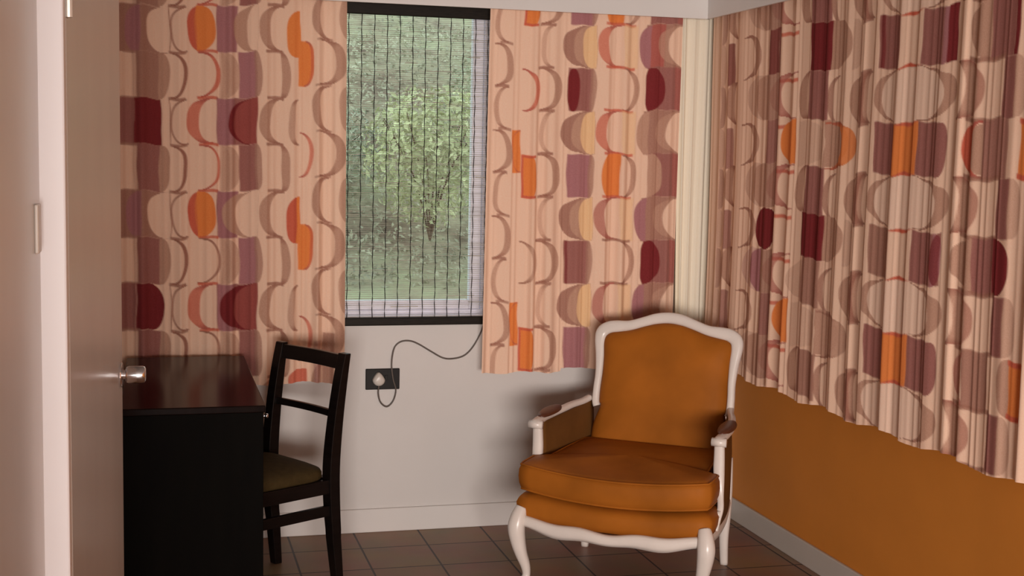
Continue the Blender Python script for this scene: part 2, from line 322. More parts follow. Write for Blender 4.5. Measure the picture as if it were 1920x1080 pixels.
# ------------------------------------------------------------ printed curtains
# printed motifs in millimetres: kind, edges along the cloth, top, bottom, colour, strength
PRINT_LEFT = """d,-146,-49,2250,2081,c,1.0|r,-65,22,2254,2084,b,1.0|d,19,56,2258,2087,t,1.0|r,-79,-63,2252,2082,b,0.4|c,60,105,119,2261,2090,l,1.0|c,158,229,239,2267,2095,r,0.85|d,241,277,2270,2098,t,0.45|d,249,314,2271,2099,t,0.7|r,310,378,2275,2102,m,1.0|d,374,398,2277,2104,b,0.8|c,469,474,508,2282,2108,t,1.0|r,52,115,2095,2084,l,0.85|r,158,233,2101,2090,r,0.85|r,415,480,2113,2101,l,0.85|r,-134,-57,2087,2076,b,0.85|r,-272,-109,2076,1907,b,0.55|r,-134,48,2083,1912,b,1.0|d,-57,-109,2082,1911,p,1.0|d,48,-32,2086,1914,c,1.0|c,52,52,58,2088,1916,l,0.8|c,119,62,54,2089,1917,l,0.75|d,174,119,2092,1920,r,1.0|d,158,226,2094,1922,o,1.0|d,174,146,2093,1920,o,0.5|r,229,306,2098,1924,p,1.0|d,378,293,2101,1927,t,1.0|d,378,342,2102,1928,c,1.0|c,476,427,386,2106,1931,t,1.0|d,537,488,2092,1916,o,1.0|r,529,541,2093,1917,o,1.0|r,52,115,1923,1912,l,0.85|r,158,233,1928,1917,r,0.85|r,415,480,1937,1926,l,0.85|r,-134,-57,1916,1905,b,0.85|d,-146,-49,1910,1739,c,1.0|r,-65,22,1913,1741,b,1.0|d,19,56,1916,1743,t,1.0|r,-79,-63,1911,1740,b,0.4|c,60,105,119,1918,1745,l,1.0|c,158,222,239,1922,1748,r,0.85|d,241,277,1924,1749,t,0.45|d,249,314,1925,1750,t,0.7|r,310,378,1927,1752,p,1.0|d,374,398,1929,1753,b,0.8|c,469,474,508,1933,1756,t,1.0|r,52,115,1750,1739,l,0.85|r,158,233,1754,1742,r,0.85|r,415,480,1761,1750,l,0.85|r,-134,-57,1745,1734,b,0.85|r,-272,-134,1736,1564,b,0.35|r,-134,-75,1739,1566,m,1.0|r,-75,-57,1740,1567,m,1.0|r,-77,22,1741,1567,k,1.0|c,52,52,58,1743,1569,l,0.8|c,119,62,54,1744,1570,l,0.75|c,214,162,115,1747,1572,r,0.8|r,229,306,1750,1574,p,1.0|r,293,378,1752,1575,m,1.0|d,374,273,1751,1575,k,1.0|d,376,293,1752,1575,n,0.55|c,476,427,386,1755,1577,t,1.0|c,537,521,496,1757,1579,t,0.8|r,52,115,1576,1565,l,0.85|r,158,233,1578,1567,r,0.85|r,415,480,1584,1572,l,0.85|r,-134,-57,1572,1561,b,0.85|d,-146,-73,1566,1392,c,1.0|r,-65,22,1568,1393,m,1.0|d,19,56,1569,1394,t,1.0|r,-79,-63,1567,1392,b,0.4|c,60,105,119,1570,1394,l,1.0|c,158,229,239,1573,1396,r,0.85|d,241,277,1574,1397,t,0.45|d,249,314,1574,1397,t,0.7|r,310,378,1575,1398,m,1.0|d,374,398,1576,1398,b,0.8|c,469,474,508,1578,1399,t,1.0|r,52,115,1400,1389,l,0.85|r,158,233,1402,1390,r,0.85|r,415,480,1405,1394,l,0.85|r,-134,-57,1398,1387,b,0.85|r,-272,-109,1391,1217,b,0.55|r,-134,48,1393,1217,b,1.0|d,-57,-109,1392,1217,p,1.0|d,48,-32,1393,1217,c,1.0|c,52,52,58,1394,1218,l,0.8|c,119,62,54,1394,1218,l,0.75|d,174,119,1395,1218,r,1.0|d,158,226,1396,1218,o,1.0|d,174,146,1395,1218,o,0.5|r,229,306,1397,1218,p,1.0|d,378,249,1397,1218,t,1.0|d,378,299,1398,1219,c,1.0|c,476,427,386,1399,1219,t,1.0|d,537,488,1381,1200,r,1.0|r,529,541,1381,1201,o,1.0|r,52,115,1224,1212,l,0.85|r,158,233,1224,1213,r,0.85|r,415,480,1225,1214,l,0.85|r,-134,-57,1223,1212,b,0.85|d,-146,-73,1217,1041,c,1.0|r,-65,22,1217,1040,m,1.0|d,19,56,1217,1040,t,1.0|r,-79,-63,1217,1041,b,0.4|c,60,105,119,1218,1040,l,1.0|c,158,229,239,1218,1039,l,0.85|d,241,277,1218,1039,t,0.45|d,249,314,1218,1039,t,0.7|r,310,378,1219,1038,p,1.0|d,374,398,1219,1038,b,0.8|c,469,474,508,1219,1038,t,1.0|r,52,115,1046,1034,l,0.85|r,158,233,1045,1034,r,0.85|r,415,480,1044,1032,l,0.85|r,-134,-57,1047,1035,b,0.85|r,-272,-134,1041,865,b,0.35|r,-134,-75,1041,863,m,1.0|r,-75,-57,1041,863,m,1.0|r,-71,-22,1040,863,k,1.0|d,-22,28,1040,862,k,1.0|c,52,52,58,1040,861,l,0.8|c,119,62,54,1040,861,l,0.75|c,214,162,115,1039,859,r,0.8|r,229,306,1039,858,p,1.0|r,293,378,1038,857,m,1.0|d,374,239,1039,857,k,1.0|d,376,293,1038,857,n,0.55|c,476,427,386,1038,856,t,1.0|c,537,521,496,1037,854,t,0.8|r,52,115,867,855,l,0.85|r,158,233,865,854,r,0.85|r,415,480,862,850,l,0.85|r,-134,-57,869,858,b,0.85|d,-146,-73,863,685,c,1.0|r,-65,22,862,683,m,1.0|d,19,56,861,681,t,1.0|r,-79,-63,863,684,b,0.4|c,60,105,119,860,680,l,1.0|c,158,229,239,859,677,l,0.85|d,241,277,858,676,t,0.45|d,249,314,858,676,t,0.7|r,310,378,857,674,m,1.0|d,374,398,856,673,b,0.8|c,469,474,508,855,671,t,1.0|r,52,115,687,675,l,0.85|r,158,233,684,672,r,0.85|r,415,480,678,666,l,0.85|r,-134,-57,691,679,b,0.85|r,-272,-109,687,508,b,0.55|r,-134,48,683,503,b,1.0|d,-57,-109,684,504,p,1.0|d,48,-32,682,501,c,1.0|c,52,52,58,681,500,l,0.8|c,119,62,54,680,499,l,0.75|d,174,119,679,497,r,1.0|d,158,226,678,495,o,1.0|d,174,146,678,496,o,0.5|r,229,306,676,493,p,1.0|d,378,249,675,491,t,1.0|d,378,299,674,490,c,1.0|c,476,427,386,672,487,t,1.0|d,537,488,651,465,r,1.0|r,529,541,650,464,o,1.0|r,52,115,505,493,l,0.85|r,158,233,501,490,r,0.85|r,415,480,493,481,l,0.85|r,-134,-57,511,499,b,0.85|c,541,578,593,2327,2155,r,0.75|c,620,678,720,2333,2160,t,1.0|r,603,665,2163,2155,l,0.7|c,657,620,589,2157,1983,t,1.0|d,736,694,2162,1987,t,0.8|r,603,665,1989,1981,l,0.7|r,537,564,1980,1806,o,1.0|d,560,595,1981,1807,o,1.0|c,560,584,595,1982,1807,r,0.7|c,620,678,720,1985,1810,t,1.0|r,603,665,1814,1806,l,0.7|c,657,620,589,1808,1632,t,1.0|d,736,694,1811,1634,t,0.8|r,603,665,1637,1629,l,0.7|c,541,578,593,1631,1454,r,0.75|c,620,678,720,1633,1455,t,1.0|r,603,665,1460,1452,l,0.7|c,657,620,589,1455,1276,t,1.0|d,736,694,1456,1276,t,0.8|r,603,665,1281,1273,l,0.7|r,537,564,1275,1096,o,1.0|d,560,595,1276,1096,o,1.0|c,560,584,595,1276,1096,r,0.7|c,620,678,720,1276,1096,t,1.0|r,603,665,1101,1093,l,0.7|c,657,620,589,1096,915,t,1.0|d,736,694,1096,914,t,0.8|r,603,665,920,912,l,0.7|c,541,578,593,916,734,r,0.75|c,620,678,720,914,732,t,1.0|r,603,665,738,729,l,0.7|c,657,620,589,733,549,t,1.0|d,736,694,731,546,t,0.8|r,603,665,554,545,l,0.7|c,541,578,593,550,366,r,0.75|c,620,678,720,547,362,t,1.0|r,603,665,369,360,l,0.7|r,599,628,811,598,p,0.45|r,634,678,842,597,b,0.8|d,568,496,707,622,r,0.9"""
PRINT_MID = """c,1372,1338,1318,2505,2338,t,0.8|r,1338,1390,2345,2334,l,0.75|c,1563,1529,1509,2422,2252,t,0.6|r,1502,1565,2259,2247,l,0.85|d,1739,1597,2430,2259,b,1.0|d,1739,1643,2431,2260,t,1.0|d,1739,1679,2432,2261,y,1.0|c,1850,1790,1746,2437,2266,r,0.75|r,1860,1923,2443,2271,y,0.6|r,1781,1911,2275,2263,r,0.85|r,1956,2141,2452,2279,b,1.0|d,1979,1930,2446,2274,p,1.0|r,1977,2038,2450,2277,n,1.0|d,2158,2010,2454,2280,t,0.7|d,2158,2053,2455,2282,c,1.0|c,1316,1367,1394,2339,2170,t,1.0|r,1316,1372,2176,2165,l,0.85|r,1437,1472,2248,2078,o,1.0|d,1468,1497,2250,2080,o,1.0|r,1434,1443,2247,2078,r,1.0|r,1437,1493,2249,2238,r,1.0|r,1437,1493,2089,2079,r,1.0|c,1506,1565,1601,2253,2083,t,1.0|r,1502,1565,2088,2077,l,0.85|r,1629,1730,2260,2088,p,1.0|d,1725,1748,2263,2091,b,0.8|d,1808,1778,2266,2093,o,1.0|r,1808,1855,2268,2095,o,1.0|c,1862,1906,1930,2271,2098,t,1.0|r,1781,1911,2102,2090,r,0.85|r,1968,2141,2279,2104,m,1.0|d,2091,2143,2282,2107,n,0.5|c,1372,1338,1318,2170,2000,t,0.8|r,1338,1390,2007,1996,l,0.75|c,1563,1529,1509,2082,1910,t,0.6|r,1502,1565,1916,1905,l,0.85|d,1739,1597,2088,1915,b,1.0|d,1739,1643,2089,1916,t,1.0|d,1739,1679,2089,1916,y,1.0|c,1850,1790,1746,2093,1919,r,0.75|r,1860,1923,2097,1923,y,0.6|r,1781,1911,1928,1916,r,0.85|r,1956,2141,2104,1928,b,1.0|d,1979,1930,2100,1925,p,1.0|r,1977,2038,2102,1927,n,1.0|d,2158,2010,2106,1930,t,0.7|d,2158,2053,2107,1930,c,1.0|c,1316,1367,1394,2001,1830,t,1.0|r,1316,1372,1836,1824,l,0.85|c,1434,1484,1506,1908,1736,r,0.8|c,1506,1565,1601,1911,1738,t,1.0|r,1502,1565,1744,1732,l,0.85|r,1629,1730,1915,1741,m,1.0|d,1725,1748,1917,1743,b,0.8|d,1649,1624,1914,1740,k,1.0|d,1649,1675,1915,1741,k,1.0|c,1862,1906,1930,1923,1747,t,1.0|r,1781,1911,1752,1741,r,0.85|r,1968,2141,1929,1752,m,1.0|d,1979,1956,1926,1749,k,1.0|d,1975,2043,1927,1750,k,1.0|d,2091,2143,1931,1753,n,0.5|c,1372,1338,1318,1829,1658,t,0.8|r,1338,1390,1665,1653,l,0.75|r,1394,1432,1661,1488,o,1.0|c,1432,1396,1392,1661,1488,r,0.5|c,1563,1529,1509,1737,1563,t,0.6|r,1502,1565,1570,1558,l,0.85|d,1739,1597,1741,1566,b,1.0|d,1739,1643,1742,1566,t,1.0|d,1739,1679,1742,1567,y,1.0|c,1850,1790,1746,1745,1568,r,0.75|r,1860,1923,1747,1570,y,0.6|r,1781,1911,1576,1564,r,0.85|r,1956,2141,1752,1573,b,1.0|d,1979,1930,1749,1572,t,1.0|r,1977,2038,1750,1573,b,1.0|d,2158,2010,1753,1574,t,0.7|d,2158,2053,1753,1575,c,1.0|c,1316,1367,1394,1658,1485,t,1.0|r,1316,1372,1491,1480,l,0.85|r,1437,1472,1562,1387,o,1.0|d,1468,1497,1562,1388,o,1.0|r,1434,1443,1561,1387,r,1.0|r,1437,1493,1562,1551,r,1.0|r,1437,1493,1398,1387,r,1.0|c,1506,1565,1601,1564,1388,t,1.0|r,1502,1565,1395,1383,l,0.85|r,1629,1730,1566,1390,p,1.0|d,1725,1748,1567,1390,b,0.8|d,1808,1778,1568,1391,o,1.0|r,1808,1855,1569,1392,o,1.0|c,1862,1906,1930,1570,1392,t,1.0|r,1781,1911,1398,1386,r,0.85|r,1968,2141,1574,1394,m,1.0|d,1958,1982,1572,1393,c,1.0|r,1944,1977,1572,1393,c,1.0|d,1979,2043,1573,1394,t,1.0|d,2091,2143,1575,1395,n,0.5|c,1372,1338,1318,1485,1311,t,0.8|r,1338,1390,1317,1306,l,0.75|c,1563,1529,1509,1388,1212,t,0.6|r,1502,1565,1218,1207,l,0.85|d,1739,1597,1390,1212,b,1.0|d,1739,1643,1390,1212,t,1.0|d,1739,1679,1390,1212,y,1.0|c,1850,1790,1746,1391,1213,n,0.75|r,1860,1923,1392,1213,y,0.6|r,1781,1911,1219,1208,l,0.85|r,1956,2141,1394,1213,b,1.0|d,1979,1930,1393,1213,p,1.0|r,1977,2038,1394,1213,b,1.0|d,2158,2010,1394,1214,t,0.7|d,2158,2053,1395,1214,c,1.0|c,1316,1367,1394,1311,1135,t,1.0|r,1316,1372,1142,1130,l,0.85|c,1434,1484,1506,1212,1035,t,0.8|c,1506,1565,1601,1212,1034,t,1.0|r,1502,1565,1041,1029,l,0.85|r,1629,1730,1212,1034,m,1.0|d,1725,1748,1212,1033,b,0.8|r,1624,1640,1212,1034,k,0.7|c,1862,1906,1930,1213,1032,t,1.0|r,1781,1911,1039,1027,l,0.85|r,1968,2141,1213,1032,m,1.0|d,1979,1956,1213,1032,k,1.0|d,1975,2043,1213,1032,k,1.0|d,2091,2143,1214,1031,n,0.5|c,1372,1338,1318,1135,959,t,0.8|r,1338,1390,965,954,l,0.75|r,1394,1432,961,782,o,1.0|c,1432,1396,1392,961,783,r,0.5|c,1563,1529,1509,1034,856,t,0.6|r,1502,1565,862,850,l,0.85|d,1739,1597,1034,854,b,1.0|d,1739,1643,1034,853,t,1.0|d,1739,1679,1033,853,y,1.0|c,1850,1790,1746,1033,852,n,0.75|r,1860,1923,1032,851,y,0.6|r,1781,1911,858,846,l,0.85|r,1956,2141,1032,848,b,1.0|d,1979,1930,1032,850,p,1.0|r,1977,2038,1032,849,b,1.0|d,2158,2010,1031,848,t,0.7|d,2158,2053,1031,848,c,1.0|c,1316,1367,1394,959,781,t,1.0|r,1316,1372,788,776,l,0.85|r,1437,1472,857,678,o,1.0|d,1468,1497,856,677,o,1.0|r,1434,1443,857,678,r,1.0|r,1437,1493,857,846,r,1.0|r,1437,1493,688,677,r,1.0|c,1506,1565,1601,855,675,t,1.0|r,1502,1565,682,670,l,0.85|r,1629,1730,854,672,p,1.0|d,1725,1748,853,671,b,0.8|c,1862,1906,1930,851,667,t,1.0|r,1781,1911,675,663,l,0.85|r,1968,2141,848,664,m,1.0|d,2091,2143,848,663,n,0.5|c,1372,1338,1318,781,603,t,0.8|r,1338,1390,609,597,l,0.75|c,1563,1529,1509,676,495,t,0.6|r,1502,1565,501,489,l,0.85|d,1739,1597,673,490,b,1.0|d,1739,1643,672,490,t,1.0|d,1739,1679,672,489,y,1.0|c,1850,1790,1746,670,486,n,0.75|r,1860,1923,668,483,y,0.6|r,1781,1911,492,479,l,0.85|r,1956,2141,664,478,b,1.0|d,1979,1930,666,481,p,1.0|r,1977,2038,665,480,b,1.0|d,2158,2010,663,477,t,0.7|d,2158,2053,663,477,c,1.0"""
PRINT_RIGHT = """c,3710,3505,3447,2184,2019,t,1.0|c,3710,3860,3900,2184,2019,t,1.0|d,3710,3505,2184,2019,w,1.0|d,3710,3860,2184,2019,w,1.0|c,3445,3407,3313,2184,2019,t,1.0|c,3423,3339,3313,2184,2019,n,0.25|c,3937,3965,4078,2184,2019,t,1.0|c,3955,3986,4014,2184,2019,l,1.0|c,4367,4388,4446,2204,2039,t,1.0|r,4371,4220,2204,2039,m,1.0|c,4455,4581,4676,2214,2049,n,0.7|d,4722,4877,2214,2049,b,0.4|c,4152,4197,4224,2184,2019,l,0.75|r,4718,4616,2214,2049,b,0.8|d,4718,4789,2214,2049,t,1.0|r,3224,3164,2184,2019,m,1.0|d,3164,3120,2184,2019,t,0.7|c,4978,5009,5067,2204,2039,t,1.0|d,5121,5083,2184,2019,b,0.7|r,4007,3944,2026,2012,l,0.85|r,4603,4455,2026,2012,r,0.85|r,3396,3219,2026,2012,l,0.85|r,3897,3767,2019,1850,m,1.0|r,3644,3519,2019,1850,m,1.0|d,3519,3483,2019,1850,p,1.0|t,3779,3641,2019,1850,R,1.0|r,3887,3867,2019,1850,k,0.8|r,3505,3461,2019,1850,k,1.0|d,4228,4071,2039,1870,t,1.0|r,4371,4213,2039,1870,k,1.0|d,4064,4007,2031,1862,t,0.5|r,4694,4621,2049,1880,k,0.9|r,4621,4594,2049,1880,m,1.0|c,4912,4828,4765,2039,1870,t,1.0|r,5067,5009,2019,1850,k,0.8|d,5121,5083,2019,1850,t,0.5|d,3268,3396,2019,1850,t,1.0|r,3293,3181,2019,1850,m,1.0|r,3181,3162,2019,1850,k,1.0|d,3079,3153,2019,1850,c,1.0|r,3088,3046,2019,1850,p,1.0|r,4007,3944,1857,1843,l,0.85|r,4603,4455,1857,1843,r,0.85|r,3396,3219,1857,1843,l,0.85|c,3710,3513,3455,1850,1680,t,1.0|c,3710,3870,3910,1850,1680,t,1.0|d,3710,3513,1850,1680,w,1.0|d,3710,3870,1850,1680,w,1.0|c,3445,3407,3313,1850,1680,t,1.0|c,3423,3339,3313,1850,1680,n,0.25|c,3937,3965,4078,1850,1680,t,1.0|c,3955,3986,4014,1850,1680,l,1.0|c,4367,4388,4446,1870,1700,t,1.0|r,4371,4220,1870,1700,m,1.0|c,4455,4581,4676,1880,1710,n,0.7|d,4722,4877,1880,1710,b,0.4|c,4152,4197,4224,1850,1680,l,0.75|r,4718,4616,1880,1710,b,0.8|d,4718,4789,1880,1710,t,1.0|r,3224,3164,1850,1680,m,1.0|d,3164,3120,1850,1680,t,0.7|c,4978,5009,5067,1870,1700,t,1.0|d,5121,5083,1850,1680,b,0.7|r,4007,3944,1687,1673,l,0.85|r,4603,4455,1687,1673,r,0.85|r,3396,3219,1687,1673,l,0.85|r,3897,3767,1680,1516,m,1.0|r,3644,3519,1680,1516,m,1.0|d,3519,3483,1680,1516,m,1.0|r,3779,3641,1680,1516,o,1.0|t,3779,3641,1680,1516,r,1.0|d,4228,4071,1700,1536,t,1.0|d,4450,4228,1700,1536,c,1.0|c,4228,4107,4021,1692,1528,o,0.9|d,4429,4236,1700,1536,t,0.35|d,4455,4572,1710,1546,o,1.0|r,4694,4621,1710,1546,m,0.9|r,4621,4594,1710,1546,m,1.0|c,4912,4828,4765,1700,1536,t,1.0|r,5067,5009,1680,1516,m,0.8|d,5121,5083,1680,1516,t,0.5|d,3195,3404,1680,1516,t,1.0|c,3306,3354,3404,1680,1516,r,1.0|r,3306,3186,1680,1516,m,0.7|r,3139,3068,1680,1516,o,1.0|r,3143,3068,1680,1665,r,1.0|r,3143,3068,1531,1516,r,1.0|r,4007,3944,1523,1509,l,0.85|r,4603,4455,1523,1509,r,0.85|r,3396,3219,1523,1509,l,0.85|c,3710,3522,3464,1516,1349,t,1.0|c,3710,3880,3920,1516,1349,t,1.0|d,3710,3522,1516,1349,w,1.0|d,3710,3880,1516,1349,w,1.0|c,3445,3407,3313,1516,1349,t,1.0|c,3423,3339,3313,1516,1349,n,0.25|c,3937,3965,4078,1516,1349,t,1.0|c,3955,3986,4014,1516,1349,l,1.0|c,4367,4388,4446,1536,1369,t,1.0|r,4371,4220,1536,1369,m,1.0|c,4455,4581,4676,1546,1379,n,0.7|d,4722,4877,1546,1379,b,0.4|c,4152,4197,4224,1516,1349,l,0.75|r,4718,4616,1546,1379,b,0.8|d,4718,4789,1546,1379,t,1.0|r,3224,3164,1516,1349,m,1.0|d,3164,3120,1516,1349,t,0.7|c,4978,5009,5067,1536,1369,t,1.0|d,5121,5083,1516,1349,b,0.7|r,4007,3944,1356,1342,l,0.85|r,4603,4455,1356,1342,r,0.85|r,3396,3219,1356,1342,l,0.85|r,3897,3767,1349,1189,b,1.0|r,3644,3519,1349,1189,m,1.0|d,3519,3483,1349,1189,p,1.0|t,3779,3641,1349,1189,R,1.0|r,3887,3867,1349,1189,b,0.8|d,3494,3533,1349,1189,k,0.8|d,4228,4071,1369,1209,t,1.0|r,4388,4213,1369,1209,k,1.0|d,4064,4007,1361,1201,t,0.5|d,4685,4765,1379,1219,k,1.0|d,4685,4603,1379,1219,k,1.0|c,4912,4828,4765,1369,1209,t,1.0|r,5067,5009,1349,1189,m,0.8|d,5121,5083,1349,1189,t,0.5|d,3268,3423,1349,1189,t,1.0|r,3324,3214,1349,1189,m,1.0|d,3229,3157,1349,1189,k,1.0|d,3079,3153,1349,1189,c,1.0|r,3088,3046,1349,1189,p,1.0|r,4007,3944,1196,1182,l,0.85|r,4603,4455,1196,1182,r,0.85|r,3396,3219,1196,1182,l,0.85|c,3710,3530,3472,1189,1022,t,1.0|c,3710,3890,3931,1189,1022,t,1.0|d,3710,3530,1189,1022,w,1.0|d,3710,3890,1189,1022,w,1.0|c,3445,3407,3313,1189,1022,t,1.0|c,3423,3339,3313,1189,1022,n,0.25|c,3937,3965,4078,1189,1022,t,1.0|c,3955,3986,4014,1189,1022,l,1.0|d,4209,4472,1209,1042,t,0.5|r,4371,4220,1209,1042,b,1.0|c,4455,4581,4676,1219,1052,n,0.7|d,4722,4877,1219,1052,p,0.4|c,4152,4197,4224,1189,1022,l,0.75|r,4718,4616,1219,1052,b,0.8|d,4718,4789,1219,1052,p,1.0|r,3224,3164,1189,1022,m,1.0|d,3164,3120,1189,1022,t,0.7|c,4978,5009,5067,1209,1042,t,1.0|d,5121,5083,1189,1022,b,0.7|r,4007,3944,1029,1015,l,0.85|r,4603,4455,1029,1015,r,0.85|r,3396,3219,1029,1015,l,0.85|r,3897,3767,1022,859,m,1.0|r,3644,3519,1022,859,m,1.0|d,3519,3483,1022,859,m,1.0|r,3779,3641,1022,859,o,1.0|t,3779,3641,1022,859,r,1.0|d,4228,4071,1042,879,t,1.0|d,4450,4228,1042,879,c,1.0|c,4228,4107,4021,1034,871,t,0.9|d,4429,4236,1042,879,t,0.35|d,4455,4572,1052,889,o,1.0|r,4694,4621,1052,889,m,0.9|r,4621,4594,1052,889,m,1.0|c,4912,4828,4765,1042,879,t,1.0|r,5067,5009,1022,859,m,0.8|d,5121,5083,1022,859,t,0.5|c,3306,3357,3396,1022,859,n,0.7|r,3339,3234,1022,859,b,1.0|d,3136,3183,1022,859,t,1.0|r,3139,3068,1022,859,o,1.0|r,3143,3068,1022,1007,r,1.0|r,3143,3068,874,859,r,1.0|r,4007,3944,866,852,l,0.85|r,4603,4455,866,852,r,0.85|r,3396,3219,866,852,l,0.85|c,3710,3539,3480,859,692,t,1.0|c,3710,3900,3941,859,692,t,1.0|d,3710,3539,859,692,w,1.0|d,3710,3900,859,692,w,1.0|c,3445,3407,3313,859,692,t,1.0|c,3423,3339,3313,859,692,n,0.25|c,3937,3965,4078,859,692,t,1.0|c,3955,3986,4014,859,692,l,1.0|c,4367,4388,4446,879,712,t,1.0|r,4371,4220,879,712,b,1.0|c,4455,4581,4676,889,722,n,0.7|d,4722,4877,889,722,b,0.4|c,4152,4197,4224,859,692,l,0.75|r,4718,4616,889,722,b,0.8|d,4718,4789,889,722,t,1.0|r,3224,3164,859,692,m,1.0|d,3164,3120,859,692,t,0.7|c,4978,5009,5067,879,712,t,1.0|d,5121,5083,859,692,b,0.7|r,4007,3944,699,685,l,0.85|r,4603,4455,699,685,r,0.85|r,3396,3219,699,685,l,0.85"""
EC = (.55, .485, .45)                                  # room light the cloth colours were read under
PAL = {k: tuple(min(.92, v/e) for v, e in zip(lin(c), EC)) for k, c in dict(c=(192, 149, 125), y=(188, 145, 106), t=(152, 110, 90), b=(136, 93, 77), m=(126, 77, 68), p=(136, 86, 84), k=(98, 32, 32), o=(182, 99, 50), r=(163, 74, 54), l=(128, 82, 66), n=(140, 72, 62), w=(190, 152, 130)).items()}
PAL['R'] = PAL['r']
def print_colours(U, Z, text):
    """paint the woven print: U, Z arrays in mm -> albedo"""
    col = np.empty(U.shape+(3,)); col[:] = PAL['c']; S = 4.5
    W1 = 6*np.sin(U/37.)+4*np.sin(U/13.+1)+3*np.sin(U/71.)
    Z = Z+W1*.55; U = U+2.5*np.sin(Z/55.+U/90.)+1.5*np.sin(Z/23.)
    lo, hi = U.min(), U.max()
    for s in text.split('|'):
        p = s.split(','); kd = p[0]; n = 3 if kd == 'c' else 2
        xs = [float(v) for v in p[1:1+n]]; za, zb = float(p[1+n]), float(p[2+n]); c = np.array(PAL[p[3+n]]); al = float(p[4+n])
        if max(xs) < lo-20 or min(xs) > hi+20: continue
        zm = (za+zb)/2; hz_ = abs(za-zb)/2; tz = (Z-zm)/hz_; mz = np.clip((hz_-np.abs(Z-zm))/S+.5, 0, 1)
        sg = 1 if xs[-1] > xs[0] else -1
        X = (U-xs[0])*sg
        arc = lambda w_, q=1.0: w_*np.clip(1-np.abs(np.clip(tz/q, -1, 1))**2.5, 0, 1)**.45
        base = np.clip(X/S+.5, 0, 1)
        if kd == 'r': m = base*np.clip((abs(xs[1]-xs[0])-X)/S+.5, 0, 1)*mz
        elif kd == 'd': m = np.clip((X+4)/S+.5, 0, 1)*np.clip((arc(abs(xs[1]-xs[0]))-X)/S+.5, 0, 1)*mz
        elif kd == 'c':
            wi, wo = abs(xs[1]-xs[0]), abs(xs[2]-xs[0]); o_ = np.clip((arc(wo)-X)/S+.5, 0, 1); i_ = np.clip((arc(wi, .93)-X)/S+.5, 0, 1)*(np.abs(tz) < .93)
            m = base*np.clip(o_-i_, 0, 1)*mz
        else:
            wd = abs(xs[1]-xs[0]); k = 1-np.abs(X/wd*2-1); dz = hz_-np.abs(Z-zm)
            m = np.clip((k*14-dz)/S+.5, 0, 1)*(X > 0)*(X < wd)*mz
        m = (m*al)[..., None]; cc = c
        if kd == 'c': e_ = (np.clip((np.abs(tz)-.70)/.2, 0, 1)*.75)[..., None]; cc = c*(1-e_)+np.array(PAL['n' if p[3+n] in 'rno' else 'l'])*e_; m = np.clip(m*(1+.3*e_), 0, 1)
        col = col*(1-m)+cc*m
    return col
def fold(U, amp, wl, seed):
    rr = np.random.RandomState(seed); ph = U*2*PI/wl
    for k in range(4): ph = ph+rr.uniform(.3, .8)*np.sin(U*2*PI/(wl*rr.uniform(1.7, 5))+rr.uniform(0, 6))
    a = 1+.35*np.sin(U*2*PI/(wl*3.3)+seed)
    return amp*a*(np.sin(ph)+.28*np.sin(2*ph+1))
def curtain(name, label, axis, u0, u1, ztop, hem, plane, amp, wl, seed, text, material, step=.0038, sign=-1, skew=lambda U, T: U, group=None):
    nu = int(abs(u1-u0)/step)+1; nz_ = int((ztop-.66)/step)+1
    u = np.linspace(u0, u1, nu); t = np.linspace(0, 1, nz_); U, T = np.meshgrid(u, t)
    HZ = np.array([hem(v) for v in u])[None, :]; Z = ztop+(HZ-ztop)*T
    F = fold(U*1.0, amp, wl, seed)*(.55+.6*T)+fold(U, amp*.25, wl*.31, seed+5)*(.4+.6*T)
    D = plane+F+.004*np.sin(Z*3+U*2); UU = skew(U, T)
    co = np.empty((nz_*nu, 3))
    if axis == 'x': co[:, 0] = UU.ravel(); co[:, 1] = D.ravel()
    else: co[:, 0] = D.ravel(); co[:, 1] = UU.ravel()
    co[:, 2] = Z.ravel()
    i = np.arange(nz_-1)[:, None]*nu+np.arange(nu-1)[None, :]; F4 = np.stack([i, i+1, i+nu+1, i+nu], -1).reshape(-1, 4)
    if (axis == 'x') != (u1 > u0): F4 = F4[:, ::-1]
    me = bpy.data.meshes.new(name); me.vertices.add(len(co)); me.vertices.foreach_set('co', co.ravel())
    me.loops.add(F4.size); me.loops.foreach_set('vertex_index', F4.ravel().astype(np.int32)); me.polygons.add(len(F4))
    me.polygons.foreach_set('loop_start', np.arange(0, F4.size, 4, dtype=np.int32)); me.polygons.foreach_set('loop_total', np.full(len(F4), 4, dtype=np.int32))
    me.polygons.foreach_set('use_smooth', np.ones(len(F4), dtype=bool)); me.update(); me.validate()
    if text:
        col = print_colours(np.where((axis == 'y')*(UU < 3.05), 6.1-UU, UU)*1000, Z*1000, text); a = me.color_attributes.new('print', 'FLOAT_COLOR', 'POINT')
        a.data.foreach_set('color', np.concatenate([np.clip(col, 0, 1), np.ones(col.shape[:2]+(1,))], -1).ravel())
    me.materials.append(material); o = bpy.data.objects.new(name, me); C.objects.link(o); return tag(o, label, 'curtain', group)
curtain('printed_curtain', 'short printed curtain left of the window, above the dark desk', 'x', -.150, .722, 2.195, lambda x: .645+.006*math.sin(x*25), 5.232, .0105, .105, 2, PRINT_LEFT, PRINT)
curtain('printed_curtain', 'short printed curtain right of the window, behind the ochre armchair', 'x', 1.292, 2.115, 2.195, lambda x: .668+.004*math.sin(x*31)+(.012 if x > 1.62 else 0), 5.232, .010, .10, 4, PRINT_MID, PRINT, skew=lambda U, T: U-.014*T*np.clip((1.45-U)/.15, 0, 1))
curtain('printed_curtain', 'long pleated printed curtain covering the ochre right wall', 'y', 5.222, 2.35, 2.195, lambda y: .693+.009*math.sin(y*17), 2.252, .0064, .115, 8, PRINT_RIGHT, PRINT)
